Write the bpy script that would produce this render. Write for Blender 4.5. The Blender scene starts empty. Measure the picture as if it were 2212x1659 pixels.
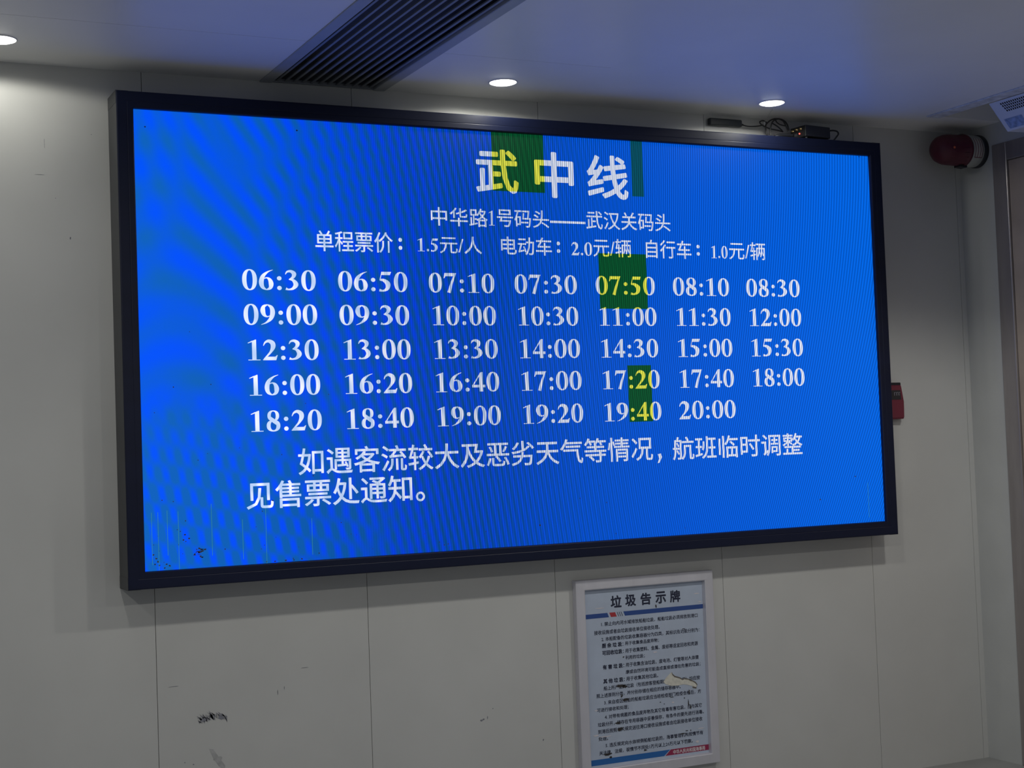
import bpy, bmesh, math, random
from mathutils import Vector, Matrix
random.seed(7)
SC = bpy.context.scene
COL = SC.collection
Z0 = 1.12                      # floor to the lower edge of the lit screen

# ------------------------------------------------------------------ camera, world, exposure, lights
cam = bpy.data.cameras.new('camera')
camo = bpy.data.objects.new('camera', cam)
COL.objects.link(camo)
Rm = ((0.9004445647559884, 0.014495848500919239, -0.4347291756687569),
      (-0.4334599969544598, -0.05332376771155982, -0.8995938010220409),
      (-0.03622177303278027, 0.9984720557798711, -0.04173172636112415))
camo.matrix_world = Matrix.Translation((-1.09239, -5.33422, 0.38186 + Z0)) @ Matrix(Rm).to_4x4()
cam.sensor_width = 36.0
cam.lens = 3239.82 / 2212 * 36.0
cam.clip_start = 0.05
SC.camera = camo

world = bpy.data.worlds.new('world')
SC.world = world
world.use_nodes = True
world.node_tree.nodes['Background'].inputs['Color'].default_value = (0.80, 0.88, 1.0, 1)
world.node_tree.nodes['Background'].inputs['Strength'].default_value = 0.13

vs = SC.view_settings
vs.view_transform = 'Standard'
vs.look = 'None'
vs.gamma = 1.0
vs.use_curve_mapping = False
vs.exposure = 0.0

CEIL = 1.7654
SCREEN_LINEAR_GAIN = 1.0
NEAR_W = 17.0                   # watts of every downlight of the second row
FAR_W = 26.0                    # watts of every downlight of the third row
FRONT_W = 6.0                   # watts of the three downlights close to the wall


def room_lamp(name, x, y, power, size=172, color=(1.0, 0.985, 0.93), radius=0.06):
    l = bpy.data.lights.new(name, 'SPOT')
    l.energy = power
    l.color = color
    l.spot_size = math.radians(size)
    l.spot_blend = 0.25
    l.shadow_soft_size = radius
    o = bpy.data.objects.new(name, l)
    COL.objects.link(o)
    o.location = (x, y, CEIL + Z0 - 0.03)
    return o


for xx, pw, sz in ((-1.9, 1.0, 172), (-0.45, 1.0, 172), (1.37, 1.5, 140), (2.75, 3.0, 142)):
    room_lamp('room_downlight_lamp', xx, -1.95, NEAR_W * pw, sz)
for xx, pw in ((-1.9, 1.2), (-0.45, 1.2), (1.37, 0.75), (2.75, 0.55)):
    room_lamp('room_downlight_lamp', xx, -4.2, FAR_W * pw)

# ------------------------------------------------------------------ materials


def mat(name, col, rough=0.5, metal=0.0, noise=0.0, nscale=8.0, spec=0.5, emit=None, estr=0.0, coat=0.0, stretch=None):
    m = bpy.data.materials.new(name)
    m.use_nodes = True
    nt = m.node_tree
    b = nt.nodes['Principled BSDF']
    b.inputs['Base Color'].default_value = (*col, 1)
    b.inputs['Roughness'].default_value = rough
    b.inputs['Metallic'].default_value = metal
    b.inputs['Specular IOR Level'].default_value = spec
    b.inputs['Coat Weight'].default_value = coat
    if emit:
        b.inputs['Emission Color'].default_value = (*emit, 1)
        b.inputs['Emission Strength'].default_value = estr
    tc = nt.nodes.new('ShaderNodeTexCoord')
    mp = nt.nodes.new('ShaderNodeMapping')
    nt.links.new(tc.outputs['Object'], mp.inputs['Vector'])
    if stretch:
        mp.inputs['Scale'].default_value = stretch
    n = nt.nodes.new('ShaderNodeTexNoise')
    n.inputs['Scale'].default_value = nscale
    n.inputs['Detail'].default_value = 6
    nt.links.new(mp.outputs['Vector'], n.inputs['Vector'])
    r = nt.nodes.new('ShaderNodeMapRange')
    r.inputs['From Min'].default_value = 0.3
    r.inputs['From Max'].default_value = 0.7
    r.inputs['To Min'].default_value = 1.0 - noise
    r.inputs['To Max'].default_value = 1.0 + noise
    nt.links.new(n.outputs['Fac'], r.inputs['Value'])
    vm = nt.nodes.new('ShaderNodeVectorMath')
    vm.operation = 'SCALE'
    vm.inputs[0].default_value = col
    nt.links.new(r.outputs['Result'], vm.inputs['Scale'])
    nt.links.new(vm.outputs['Vector'], b.inputs['Base Color'])
    return m


M = {}
M['wall'] = mat('wall_laminate', (0.56, 0.56, 0.54), 0.42, noise=0.035, nscale=3.0)
M['wall_right'] = mat('side_wall_paint', (0.50, 0.51, 0.50), 0.45, noise=0.05, nscale=4.0)
M['gap'] = mat('panel_gap', (0.02, 0.02, 0.022), 0.8)
M['ceil'] = mat('ceiling_paint', (0.86, 0.86, 0.85), 0.38, noise=0.03, nscale=2.0)
M['floor'] = mat('floor_tile', (0.30, 0.30, 0.29), 0.4, noise=0.1, nscale=5)
M['trim'] = mat('ceiling_trim', (0.62, 0.64, 0.68), 0.5, noise=0.25, nscale=30)
M['steel'] = mat('brushed_steel', (0.36, 0.33, 0.32), 0.32, 0.55, noise=0.15, nscale=14, stretch=(1, 1, 0.15))
M['leaf'] = mat('door_steel', (0.52, 0.43, 0.34), 0.33, 0.35, noise=0.2, nscale=3)
M['frame'] = mat('black_anodised', (0.0055, 0.0085, 0.029), 0.42, 0.0, noise=0.12, nscale=20, stretch=(0.1, 1, 1), spec=0.28)
M['frame_side'] = mat('frame_side_black', (0.045, 0.047, 0.052), 0.45, noise=0.12, nscale=12)
M['alu'] = mat('aluminium', (0.66, 0.65, 0.70), 0.45, 0.35, noise=0.05, nscale=20, stretch=(1, 1, 0.3))
M['paper'] = mat('poster_paper', (0.46, 0.525, 0.64), 0.35, noise=0.06, nscale=12, coat=0.2)
M['ink'] = mat('poster_ink', (0.018, 0.022, 0.05), 0.5)
M['pblue'] = mat('poster_dark_blue', (0.03, 0.075, 0.27), 0.4)
M['plblue'] = mat('poster_blue', (0.02, 0.13, 0.40), 0.4)
M['pred'] = mat('poster_red', (0.42, 0.04, 0.05), 0.4)
M['pmaroon'] = mat('poster_maroon', (0.30, 0.022, 0.075), 0.4)
M['pwhite'] = mat('poster_pale_print', (0.72, 0.66, 0.68), 0.5)
M['torn'] = mat('torn_paper_core', (0.66, 0.64, 0.56), 0.9, noise=0.12, nscale=60)
M['tear_edge'] = mat('tear_edge', (0.16, 0.14, 0.12), 0.9, noise=0.3, nscale=80)
M['grime'] = mat('dark_grime', (0.035, 0.03, 0.028), 0.8, noise=0.4, nscale=120)
M['scuff'] = mat('scuff', (0.20, 0.205, 0.235), 0.7, noise=0.35, nscale=90)
M['scuff_pale'] = mat('pale_scuff', (0.40, 0.40, 0.395), 0.6, noise=0.2, nscale=40)
M['vent'] = mat('vent_grey_paint', (0.23, 0.245, 0.27), 0.45, noise=0.08)
M['ventflange'] = mat('vent_flange_paint', (0.38, 0.40, 0.43), 0.42, noise=0.06)
M['ventdark'] = mat('vent_inside', (0.055, 0.058, 0.07), 0.9)
M['lamp_ring'] = mat('downlight_ring', (0.85, 0.85, 0.83), 0.35)
M['lamp'] = mat('downlight_lens', (0.9, 0.9, 0.9), 0.4, emit=(1.0, 1.0, 0.93), estr=9.0)
M['blackplastic'] = mat('black_plastic', (0.014, 0.015, 0.018), 0.45, noise=0.15, nscale=40)
M['greyplastic'] = mat('dark_grey_plastic', (0.028, 0.034, 0.040), 0.4, noise=0.1, nscale=40)
M['cable'] = mat('cable_rubber', (0.012, 0.012, 0.014), 0.5)
M['brass'] = mat('brass', (0.55, 0.42, 0.2), 0.3, 0.9)
M['redled'] = mat('red_led', (0.4, 0.02, 0.02), 0.4, emit=(1.0, 0.10, 0.07), estr=3.0)
M['thread'] = mat('white_thread', (0.62, 0.63, 0.62), 0.7)
M['sirenred'] = mat('siren_red_lens', (0.085, 0.006, 0.022), 0.5, coat=0.08, noise=0.1, nscale=15)
M['sirenspot'] = mat('siren_spot_orange', (0.60, 0.13, 0.06), 0.5)
M['sirenwhite'] = mat('siren_collar_plastic', (0.42, 0.43, 0.41), 0.5, noise=0.06)
M['sirenlabel'] = mat('siren_sticker', (0.50, 0.48, 0.46), 0.5)
M['sirenline'] = mat('siren_sticker_print', (0.16, 0.05, 0.07), 0.5)
M['sirenblack'] = mat('siren_base_black', (0.012, 0.013, 0.02), 0.4)
M['alarmred'] = mat('alarm_red', (0.15, 0.014, 0.034), 0.4, noise=0.06)
M['alarmwin'] = mat('alarm_window', (0.012, 0.013, 0.02), 0.15)
M['alarmtxt'] = mat('alarm_window_marks', (0.30, 0.28, 0.32), 0.4)
M['unit'] = mat('air_unit_white', (0.66, 0.70, 0.80), 0.45, noise=0.05)
M['unitlabel'] = mat('air_unit_sticker', (0.27, 0.36, 0.58), 0.5, noise=0.35, nscale=60)
M['unitslot'] = mat('air_unit_slot', (0.015, 0.015, 0.018), 0.8)


# ---- the lit LED screen: blue field with the fringes of the diode columns and rows
def poly_node(nt, X, Z, terms):
    """sum of k * X^i * Z^j built from math nodes"""
    def mth(op, a, b):
        n = nt.nodes.new('ShaderNodeMath')
        n.operation = op
        for k, v in enumerate((a, b)):
            if isinstance(v, (int, float)):
                n.inputs[k].default_value = v
            else:
                nt.links.new(v, n.inputs[k])
        return n.outputs[0]
    by_i = {}
    for i, j, k in terms:
        by_i.setdefault(i, {})[j] = k
    acc = None
    for i in sorted(by_i, reverse=True):
        inner = None
        js = by_i[i]
        for j in range(max(js), -1, -1):
            inner = js.get(j, 0.0) if inner is None else mth('ADD', mth('MULTIPLY', inner, Z), js.get(j, 0.0))
        acc = inner if acc is None else mth('ADD', mth('MULTIPLY', acc, X), inner)
    return acc, mth


FRINGE_A = [(0, 0, 0.678), (0, 1, 6.075), (0, 2, -0.05), (1, 0, -5.5), (1, 1, 1.372),
            (2, 0, 19.683), (2, 1, -0.246), (3, 0, -1.511), (3, 1, 0.019), (4, 0, 0.075)]
FRINGE_B = [(0, 0, -0.265), (0, 1, 3.003), (0, 2, -1.896), (1, 0, 16.02), (1, 1, -19.856), (1, 2, 0.302),
            (2, 0, -1.276), (2, 1, 1.577), (3, 0, 0.07), (3, 1, -0.084)]
DEAD = [(1.370, 1.596, 1.372, 1.6), (1.993, 2.047, 1.375, 1.6), (1.824, 2.045, 0.918, 1.140), (1.938, 2.048, 0.4635, 0.6905)]


def fringe_nodes(nt):
    tc = nt.nodes.new('ShaderNodeTexCoord')
    sp = nt.nodes.new('ShaderNodeSeparateXYZ')
    nt.links.new(tc.outputs['Object'], sp.inputs[0])
    X, Z = sp.outputs['X'], sp.outputs['Z']
    A, mth = poly_node(nt, X, Z, FRINGE_A)
    B, _ = poly_node(nt, X, Z, FRINGE_B)
    ca = mth('COSINE', mth('MULTIPLY', A, 2 * math.pi), 0)
    cb = mth('COSINE', mth('MULTIPLY', B, 2 * math.pi), 0)
    # the rows only show at the left of the screen
    fade = mth('MULTIPLY', mth('MAXIMUM', mth('SUBTRACT', 1.0, mth('MULTIPLY', X, 0.75)), 0.0), 0.55)
    nz = nt.nodes.new('ShaderNodeTexNoise')
    nz.inputs['Scale'].default_value = 9.0
    nz.inputs['Detail'].default_value = 8.0
    nz.inputs['Roughness'].default_value = 0.75
    nt.links.new(tc.outputs['Object'], nz.inputs['Vector'])
    ns = mth('MULTIPLY', mth('SUBTRACT', nz.outputs['Fac'], 0.5), 0.9)
    w = mth('ADD', mth('ADD', mth('MULTIPLY', ca, mth('SUBTRACT', 1.0, fade)), mth('MULTIPLY', cb, fade)), ns)
    m01 = mth('ADD', mth('MULTIPLY', w, 0.5), 0.5)

    def rng(v, a, b_):
        n = nt.nodes.new('ShaderNodeMapRange')
        n.inputs['From Min'].default_value = a
        n.inputs['From Max'].default_value = b_
        nt.links.new(v, n.inputs['Value'])
        return n.outputs[0]
    # low on the left, rows and columns beat together into upright blobs
    g1 = mth('COSINE', mth('MULTIPLY', mth('ADD', mth('MULTIPLY', X, 18.5), mth('MULTIPLY', Z, 3.0)), 2 * math.pi), 0)
    g2 = mth('COSINE', mth('MULTIPLY', mth('ADD', mth('MULTIPLY', Z, 7.3), mth('MULTIPLY', X, 1.1)), 2 * math.pi), 0)
    gb = mth('ADD', mth('ADD', mth('MULTIPLY', mth('MULTIPLY', g1, g2), 0.95), mth('MULTIPLY', ns, 1.2)), 0.25)
    wg = mth('MULTIPLY', rng(Z, 0.62, 0.22), rng(X, 1.0, 0.5))
    m01 = mth('ADD', mth('MULTIPLY', m01, mth('SUBTRACT', 1.0, wg)), mth('MULTIPLY', gb, wg))
    cl = nt.nodes.new('ShaderNodeClamp')
    nt.links.new(m01, cl.inputs[0])
    return X, Z, cl.outputs[0], mth


def mixcol(nt, fac, a, b):
    n = nt.nodes.new('ShaderNodeMix')
    n.data_type = 'RGBA'
    if isinstance(fac, (int, float)):
        n.inputs[0].default_value = fac
    else:
        nt.links.new(fac, n.inputs[0])
    for s, v in ((6, a), (7, b)):
        if isinstance(v, tuple):
            n.inputs[s].default_value = (*v, 1)
        else:
            nt.links.new(v, n.inputs[s])
    return n.outputs[2]


FRINGE_F = [(0, 1, 0.0), (1, 0, 182.7), (1, 1, -13.0), (1, 2, 3.8), (2, 0, -16.8)]      # the fine diode columns


def led_material(name, kind):
    m = bpy.data.materials.new(name)
    m.use_nodes = True
    nt = m.node_tree
    b = nt.nodes['Principled BSDF']
    b.inputs['Base Color'].default_value = (0.004, 0.004, 0.005, 1)
    b.inputs['Roughness'].default_value = 0.5
    b.inputs['Specular IOR Level'].default_value = 0.06
    X, Z, f, mth = fringe_nodes(nt)
    F, _ = poly_node(nt, X, Z, FRINGE_F)
    cf = mth('ADD', mth('MULTIPLY', mth('COSINE', mth('MULTIPLY', F, 2 * math.pi), 0), 0.5), 0.5)

    def ramp(v, a, b_):
        n = nt.nodes.new('ShaderNodeMapRange')
        n.inputs['From Min'].default_value = a
        n.inputs['From Max'].default_value = b_
        nt.links.new(v, n.inputs['Value'])
        return n.outputs[0]
    wf = ramp(X, 0.45, 1.25)                 # columns resolve towards the right
    wa = ramp(X, 2.3, 1.2)                   # wide fringes die out towards the right
    band = mth('ADD', mth('MULTIPLY', f, wa), mth('MULTIPLY', mth('SUBTRACT', 1.0, wa), 0.75))
    depth = mth('ADD', mth('MULTIPLY', ramp(X, 3.0, 1.4), 0.28), 0.42)
    dark = mth('MULTIPLY', mth('MULTIPLY', wf, depth), cf)
    keep = mth('SUBTRACT', 1.0, dark)
    rx = mth('MULTIPLY', X, 1.0 / 3.2)
    if kind == 'field':
        lo = nt.nodes.new('ShaderNodeValToRGB')      # fringe minimum along the width
        lo.color_ramp.elements[0].color = (0.004, 0.122, 0.52, 1)
        lo.color_ramp.elements[1].color = (0.001, 0.120, 0.75, 1)
        e = lo.color_ramp.elements.new(0.35)
        e.color = (0.001, 0.085, 0.34, 1)
        hi = nt.nodes.new('ShaderNodeValToRGB')
        hi.color_ramp.elements[0].color = (0.000, 0.090, 0.96, 1)
        hi.color_ramp.elements[1].color = (0.000, 0.160, 0.92, 1)
        e = hi.color_ramp.elements.new(0.30)
        e.color = (0.000, 0.055, 0.95, 1)
        e = hi.color_ramp.elements.new(0.55)
        e.color = (0.000, 0.115, 0.98, 1)
        nt.links.new(rx, lo.inputs[0])
        nt.links.new(rx, hi.inputs[0])
        col = mixcol(nt, band, lo.outputs[0], hi.outputs[0])
    elif kind == 'dead':
        col = mixcol(nt, band, (0.002, 0.060, 0.022), (0.002, 0.115, 0.034))
    elif kind == 'teal':
        col = mixcol(nt, band, (0.001, 0.062, 0.085), (0.001, 0.105, 0.17))
    else:
        white = mixcol(nt, band, (0.50, 0.66, 0.98), (0.95, 0.98, 1.15))
        yellow = mixcol(nt, band, (0.62, 0.68, 0.05), (1.0, 1.0, 0.10))
        tot = 0.0
        for x0, x1, z0, z1 in (DEAD[0], DEAD[2], DEAD[3]):
            k = mth('MULTIPLY', mth('MULTIPLY', mth('GREATER_THAN', X, x0), mth('LESS_THAN', X, x1)),
                    mth('MULTIPLY', mth('GREATER_THAN', Z, z0), mth('LESS_THAN', Z, z1)))
            tot = mth('ADD', tot, k)
        col = mixcol(nt, tot, white, yellow)
    sc = nt.nodes.new('ShaderNodeVectorMath')
    sc.operation = 'SCALE'
    nt.links.new(col, sc.inputs[0])
    nt.links.new(keep, sc.inputs['Scale'])
    nt.links.new(sc.outputs['Vector'], b.inputs['Emission Color'])
    b.inputs['Emission Strength'].default_value = SCREEN_LINEAR_GAIN
    return m


M['led'] = led_material('led_blue_field', 'field')
M['led_dead'] = led_material('led_green_module', 'dead')
M['led_teal'] = led_material('led_teal_module', 'teal')
M['led_text'] = led_material('led_text', 'text')
M['led_green_line'] = mat('led_green_line', (0.02, 0.05, 0.03), 0.5, emit=(0.02, 0.20, 0.27), estr=1.0)


# ------------------------------------------------------------------ builders
class B:
    """collects geometry in wall coordinates (x right, y towards the wall, z up from the screen's lower edge)"""

    def __init__(self):
        self.bm = bmesh.new()

    def face(self, pts, mi=0):
        vsx = [self.bm.verts.new(p) for p in pts]
        try:
            f = self.bm.faces.new(vsx)
            f.material_index = mi
            return f
        except ValueError:
            return None

    def box(self, x0, x1, y0, y1, z0, z1, mi=0, bevel=0.0, seg=2):
        r = bmesh.ops.create_cube(self.bm, size=1.0)
        for v in r['verts']:
            v.co = ((x0 + x1) / 2 + v.co.x * (x1 - x0), (y0 + y1) / 2 + v.co.y * (y1 - y0), (z0 + z1) / 2 + v.co.z * (z1 - z0))
        fs = {f for v in r['verts'] for f in v.link_faces}
        for f in fs:
            f.material_index = mi
        if bevel:
            es = list({e for v in r['verts'] for e in v.link_edges})
            bmesh.ops.bevel(self.bm, geom=es, offset=bevel, segments=seg, profile=0.5, affect='EDGES')
        return self

    def lathe(self, origin, axis, prof, n=40, mi=0, cap=True):
        """prof = [(distance along axis, radius)]"""
        a = Vector(axis).normalized()
        u = a.orthogonal().normalized()
        w = a.cross(u)
        o = Vector(origin)
        rings = []
        for d, r in prof:
            rings.append([self.bm.verts.new(o + a * d + (u * math.cos(2 * math.pi * k / n) + w * math.sin(2 * math.pi * k / n)) * r) for k in range(n)])
        for q in range(len(rings) - 1):
            for k in range(n):
                f = self.bm.faces.new((rings[q][k], rings[q][(k + 1) % n], rings[q + 1][(k + 1) % n], rings[q + 1][k]))
                f.material_index = mi
                f.smooth = True
        if cap:
            for rg in (rings[0], rings[-1]):
                f = self.bm.faces.new(rg)
                f.material_index = mi
        return self

    def prism(self, poly, axis, t0, t1, mi=0):
        """extrude a 2-D polygon along an axis: 'x' -> poly is (y, z), 'y' -> (x, z), 'z' -> (x, y)"""
        def P(p, t):
            return {'x': (t, p[0], p[1]), 'y': (p[0], t, p[1]), 'z': (p[0], p[1], t)}[axis]
        a = [self.bm.verts.new(P(p, t0)) for p in poly]
        b = [self.bm.verts.new(P(p, t1)) for p in poly]
        n = len(poly)
        for f in (a, b[::-1]):
            self.bm.faces.new(f).material_index = mi
        for k in range(n):
            self.bm.faces.new((a[k], b[k], b[(k + 1) % n], a[(k + 1) % n])).material_index = mi
        return self

    def tube(self, pts, r, n=8, mi=0, sub=6):
        P = catmull([Vector(p) for p in pts], sub)
        rings = []
        up = Vector((0.13, 0.31, 0.94))
        for k, p in enumerate(P):
            t = (P[min(k + 1, len(P) - 1)] - P[max(k - 1, 0)])
            if t.length < 1e-9:
                t = Vector((1, 0, 0))
            t.normalize()
            u = up - t * up.dot(t)
            u.normalize()
            w = t.cross(u)
            up = u
            rings.append([self.bm.verts.new(p + (u * math.cos(2 * math.pi * q / n) + w * math.sin(2 * math.pi * q / n)) * r) for q in range(n)])
        for a, b in zip(rings, rings[1:]):
            for q in range(n):
                f = self.bm.faces.new((a[q], a[(q + 1) % n], b[(q + 1) % n], b[q]))
                f.smooth = True
                f.material_index = mi
        for rg in (rings[0], rings[-1]):
            self.bm.faces.new(rg).material_index = mi
        return self

    def plane_poly(self, pts, y, mi=0):
        """a flat polygon facing the room (towards -y)"""
        return self.face([(p[0], y, p[1]) for p in pts], mi)

    def build(self, name, mats, parent=None, origin=None, recalc=True):
        if recalc:
            bmesh.ops.recalc_face_normals(self.bm, faces=self.bm.faces)
        o = Vector(origin) if origin else (Vector(parent['_o']) if parent else Vector((0, 0, 0)))
        for v in self.bm.verts:
            v.co -= o
        me = bpy.data.meshes.new(name)
        self.bm.to_mesh(me)
        self.bm.free()
        for m in (mats if isinstance(mats, (list, tuple)) else [mats]):
            me.materials.append(M[m])
        ob = bpy.data.objects.new(name, me)
        COL.objects.link(ob)
        ob['_o'] = tuple(o)
        if parent:
            ob.parent = parent
        else:
            ob.location = (o.x, o.y, o.z + Z0)
        return ob


def catmull(P, sub=6):
    if len(P) < 3:
        return P
    out = []
    for k in range(len(P) - 1):
        p0, p1, p2, p3 = P[max(k - 1, 0)], P[k], P[k + 1], P[min(k + 2, len(P) - 1)]
        for s in range(sub):
            t = s / sub
            out.append(0.5 * ((2 * p1) + (p2 - p0) * t + (2 * p0 - 5 * p1 + 4 * p2 - p3) * t * t + (3 * p1 - p0 - 3 * p2 + p3) * t ** 3))
    out.append(P[-1])
    return out


def thing(name, label, cat, origin, group=None):
    o = bpy.data.objects.new(name, None)
    COL.objects.link(o)
    o.empty_display_size = 0.05
    o.location = (origin[0], origin[1], origin[2] + Z0)
    o['_o'] = tuple(origin)
    o['label'] = label
    o['category'] = cat
    if group:
        o['group'] = group
    return o


def tag(o, label, cat, group=None):
    o['label'] = label
    o['category'] = cat
    if group:
        o['group'] = group
    return o


def structure(o, label=None, cat=None):
    o['kind'] = 'structure'
    if label:
        o['label'] = label
    if cat:
        o['category'] = cat
    return o


# ---- lettering -----------------------------------------------------------
def glyph_polys(body, offset=0.0, res=3):
    """outline-filled lettering from the built-in typeface as (verts2d, faces)"""
    c = bpy.data.curves.new('lettering', 'FONT')
    c.body = body
    c.resolution_u = res
    o = bpy.data.objects.new('lettering', c)
    COL.objects.link(o)
    dg = bpy.context.evaluated_depsgraph_get()
    me = bpy.data.meshes.new_from_object(o.evaluated_get(dg))
    V = [(v.co.x, v.co.y) for v in me.vertices]
    F = [tuple(p.vertices) for p in me.polygons]
    bpy.data.objects.remove(o)
    bpy.data.curves.remove(c)
    bpy.data.meshes.remove(me)
    return V, F


def add_text(b, body, x0, x1, z0, z1, y, offset=0.0, mi=0, res=3):
    """lettering stretched to the box x0..x1, z0..z1 (z None: keep proportions, z0 is the middle)"""
    V, F = glyph_polys(body, offset, res)
    ax, bx = min(v[0] for v in V), max(v[0] for v in V)
    ay, by = min(v[1] for v in V), max(v[1] for v in V)
    sx = (x1 - x0) / (bx - ax)
    if z1 is None:
        sz = sx * 1.0
        zc = (ay + by) / 2
        T = [(x0 + (v[0] - ax) * sx, y, z0 + (v[1] - zc) * sz) for v in V]
    else:
        sz = (z1 - z0) / (by - ay)
        T = [(x0 + (v[0] - ax) * sx, y, z0 + (v[1] - ay) * sz) for v in V]
    h = offset * abs(sx) * 1.0
    shifts = [(0, 0)] if offset <= 0 else [(0, 0)] + [(h * math.cos(math.pi * k / 4), h * math.sin(math.pi * k / 4)) for k in range(8)]
    for q, (dx, dz) in enumerate(shifts):      # heavier strokes: the outline again, shifted all round
        vv = [b.bm.verts.new((t[0] + dx, t[1] - 0.000004 * q, t[2] + dz)) for t in T]
        for f in F:
            try:
                b.bm.faces.new([vv[i] for i in f]).material_index = mi
            except ValueError:
                pass
    b.bm.normal_update()


def ring2(cx, cy, rx, ry, ix, iy, n=40, p=2.3):
    def se(a, r1, r2):
        c, s = math.cos(a), math.sin(a)
        return (cx + r1 * math.copysign(abs(c) ** (2 / p), c), cy + r2 * math.copysign(abs(s) ** (2 / p), s))
    q = []
    for k in range(n):
        a0, a1 = 2 * math.pi * k / n, 2 * math.pi * (k + 1) / n
        q.append([se(a0, rx, ry), se(a1, rx, ry), se(a1, ix, iy), se(a0, ix, iy)])
    return q


def disc2(cx, cy, r, n=20):
    return [[(cx + r * math.cos(2 * math.pi * k / n), cy + r * math.sin(2 * math.pi * k / n)) for k in range(n)]]


def stroke2(pts, sub=8):
    P = catmull([Vector(p) for p in pts], sub) if len(pts) > 2 else [Vector(p) for p in pts]
    L, Rr = [], []
    for k, p in enumerate(P):
        t = P[min(k + 1, len(P) - 1)] - P[max(k - 1, 0)]
        t = Vector((t.x, t.y))
        t = t.normalized() if t.length > 1e-9 else Vector((1, 0))
        n = Vector((-t.y, t.x)) * max(p.z, 0.012) / 2
        L.append((p.x + n.x, p.y + n.y))
        Rr.append((p.x - n.x, p.y - n.y))
    return [[L[k], L[k + 1], Rr[k + 1], Rr[k]] for k in range(len(P) - 1)]


def rot180(polys, cx, cy):
    return [[(2 * cx - x, 2 * cy - y) for x, y in q] for q in polys]


SIX = (stroke2([(.455, .668, .012), (.30, .60, .05), (.155, .46, .115), (.10, .27, .145), (.135, .10, .11), (.25, .012, .03)])
       + stroke2([(.25, .012, .03), (.365, .075, .10), (.395, .21, .145), (.355, .345, .105), (.27, .405, .04), (.175, .375, .025)]))
DIG = {
    '0': ring2(.25, .335, .222, .345, .092, .305, 44, 2.2),
    '1': [[(.19, .015), (.32, .015), (.32, .676), (.295, .676), (.19, .63)], [(.07, .0), (.44, .0), (.44, .024), (.07, .024)],
          [(.06, .572), (.072, .552), (.20, .60), (.20, .642)]],
    '2': stroke2([(.04, .475, .02), (.095, .58, .055), (.205, .628, .10), (.32, .56, .145), (.335, .43, .14), (.26, .27, .075), (.14, .13, .05), (.055, .04, .035)])
    + [[(.02, .0), (.425, .0), (.475, .165), (.45, .165), (.40, .115), (.13, .115), (.02, .025)]],
    '3': stroke2([(.045, .53, .02), (.10, .615, .055), (.215, .632, .09), (.31, .55, .135), (.27, .43, .09), (.15, .36, .025)])
    + stroke2([(.15, .365, .025), (.28, .335, .09), (.36, .20, .15), (.275, .07, .09), (.14, .03, .05), (.05, .055, .085)]),
    '4': [[(.275, .0), (.395, .0), (.395, .676), (.335, .676), (.275, .60)], [(.02, .145), (.475, .145), (.475, .235), (.02, .235)]]
    + stroke2([(.035, .195, .035), (.33, .655, .04)]),
    '5': [[(.13, .676), (.445, .676), (.405, .565), (.105, .565)]] + stroke2([(.125, .60, .025), (.10, .50, .025), (.075, .395, .03)])
    + stroke2([(.07, .40, .055), (.20, .385, .10), (.325, .27, .16), (.305, .11, .12), (.18, .03, .06), (.05, .05, .09)]),
    '6': SIX,
    '7': [[(.03, .49), (.05, .49), (.10, .565), (.37, .565), (.46, .655), (.46, .676), (.065, .676)]] + stroke2([(.415, .63, .05), (.30, .33, .08), (.20, -.008, .115)]),
    '8': ring2(.25, .505, .180, .175, .075, .140, 32) + ring2(.25, .178, .210, .188, .09, .145, 32) + stroke2([(.12, .46, .09), (.25, .345, .12), (.38, .23, .10)]),
    '9': rot180(SIX, .25, .335),
    ':': disc2(.145, .075, .07) + disc2(.145, .395, .07),
    '.': disc2(.125, .07, .065),
}


def add_digits(b, s, x0, x1, z0, z1, y, mi=0):
    adv = [0.5 if c.isdigit() else (0.29 if c == ':' else 0.25) for c in s]
    tot = sum(adv) - 0.06
    sx = (x1 - x0) / tot
    sz = (z1 - z0) / 0.68
    cx = -0.03
    for c, a in zip(s, adv):
        for q in DIG[c]:
            b.face([(x0 + (cx + px) * sx, y, z0 + pz * sz) for px, pz in q], mi)
        cx += a


# ------------------------------------------------------------------ room shell
SEAM0, PITCH, XC, SEAML = 0.0594, 0.7924, 3.845, 3.8155
b = B()
g = 0.0010
edges = [SEAM0 + PITCH * k for k in range(-4, 5)] + [SEAML]
edges = [e for e in edges if e < SEAML - 0.3] + [SEAML]
for e0, e1 in zip(edges, edges[1:]):
    b.box(e0 + g, e1 - g, 0.0, 0.018, -Z0, CEIL + 0.10, 0)
b.box(SEAML + g, XC + 0.01, 0.0, 0.018, -Z0, CEIL + 0.10, 0)
b.box(edges[0], XC + 0.12, 0.0181, 0.12, -Z0, CEIL + 0.22, 1)
wall_back = structure(b.build('wall_back', ['wall', 'gap']), 'grey laminate panelled wall behind the blue timetable screen', 'wall')

# side wall at the right with a steel door opening
DY0, DY1 = -0.300, -1.45
b = B()
b.box(XC, XC + 0.10, -0.213, 0.018, -Z0, CEIL - 0.0002, 0)
b.box(XC, XC + 0.10, DY1 - 0.06, -0.213, 1.668, CEIL - 0.0002, 0)
b.box(XC, XC + 0.10, -5.0, DY1 - 0.06, -Z0, CEIL + 0.005, 0)
b.box(XC + 0.001, XC + 0.10, -5.0, -0.271, CEIL + 0.005, CEIL + 0.104, 0)
structure(b.build('wall_right', 'wall_right'), 'narrow grey side wall between corner and steel doorway', 'wall')

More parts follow.
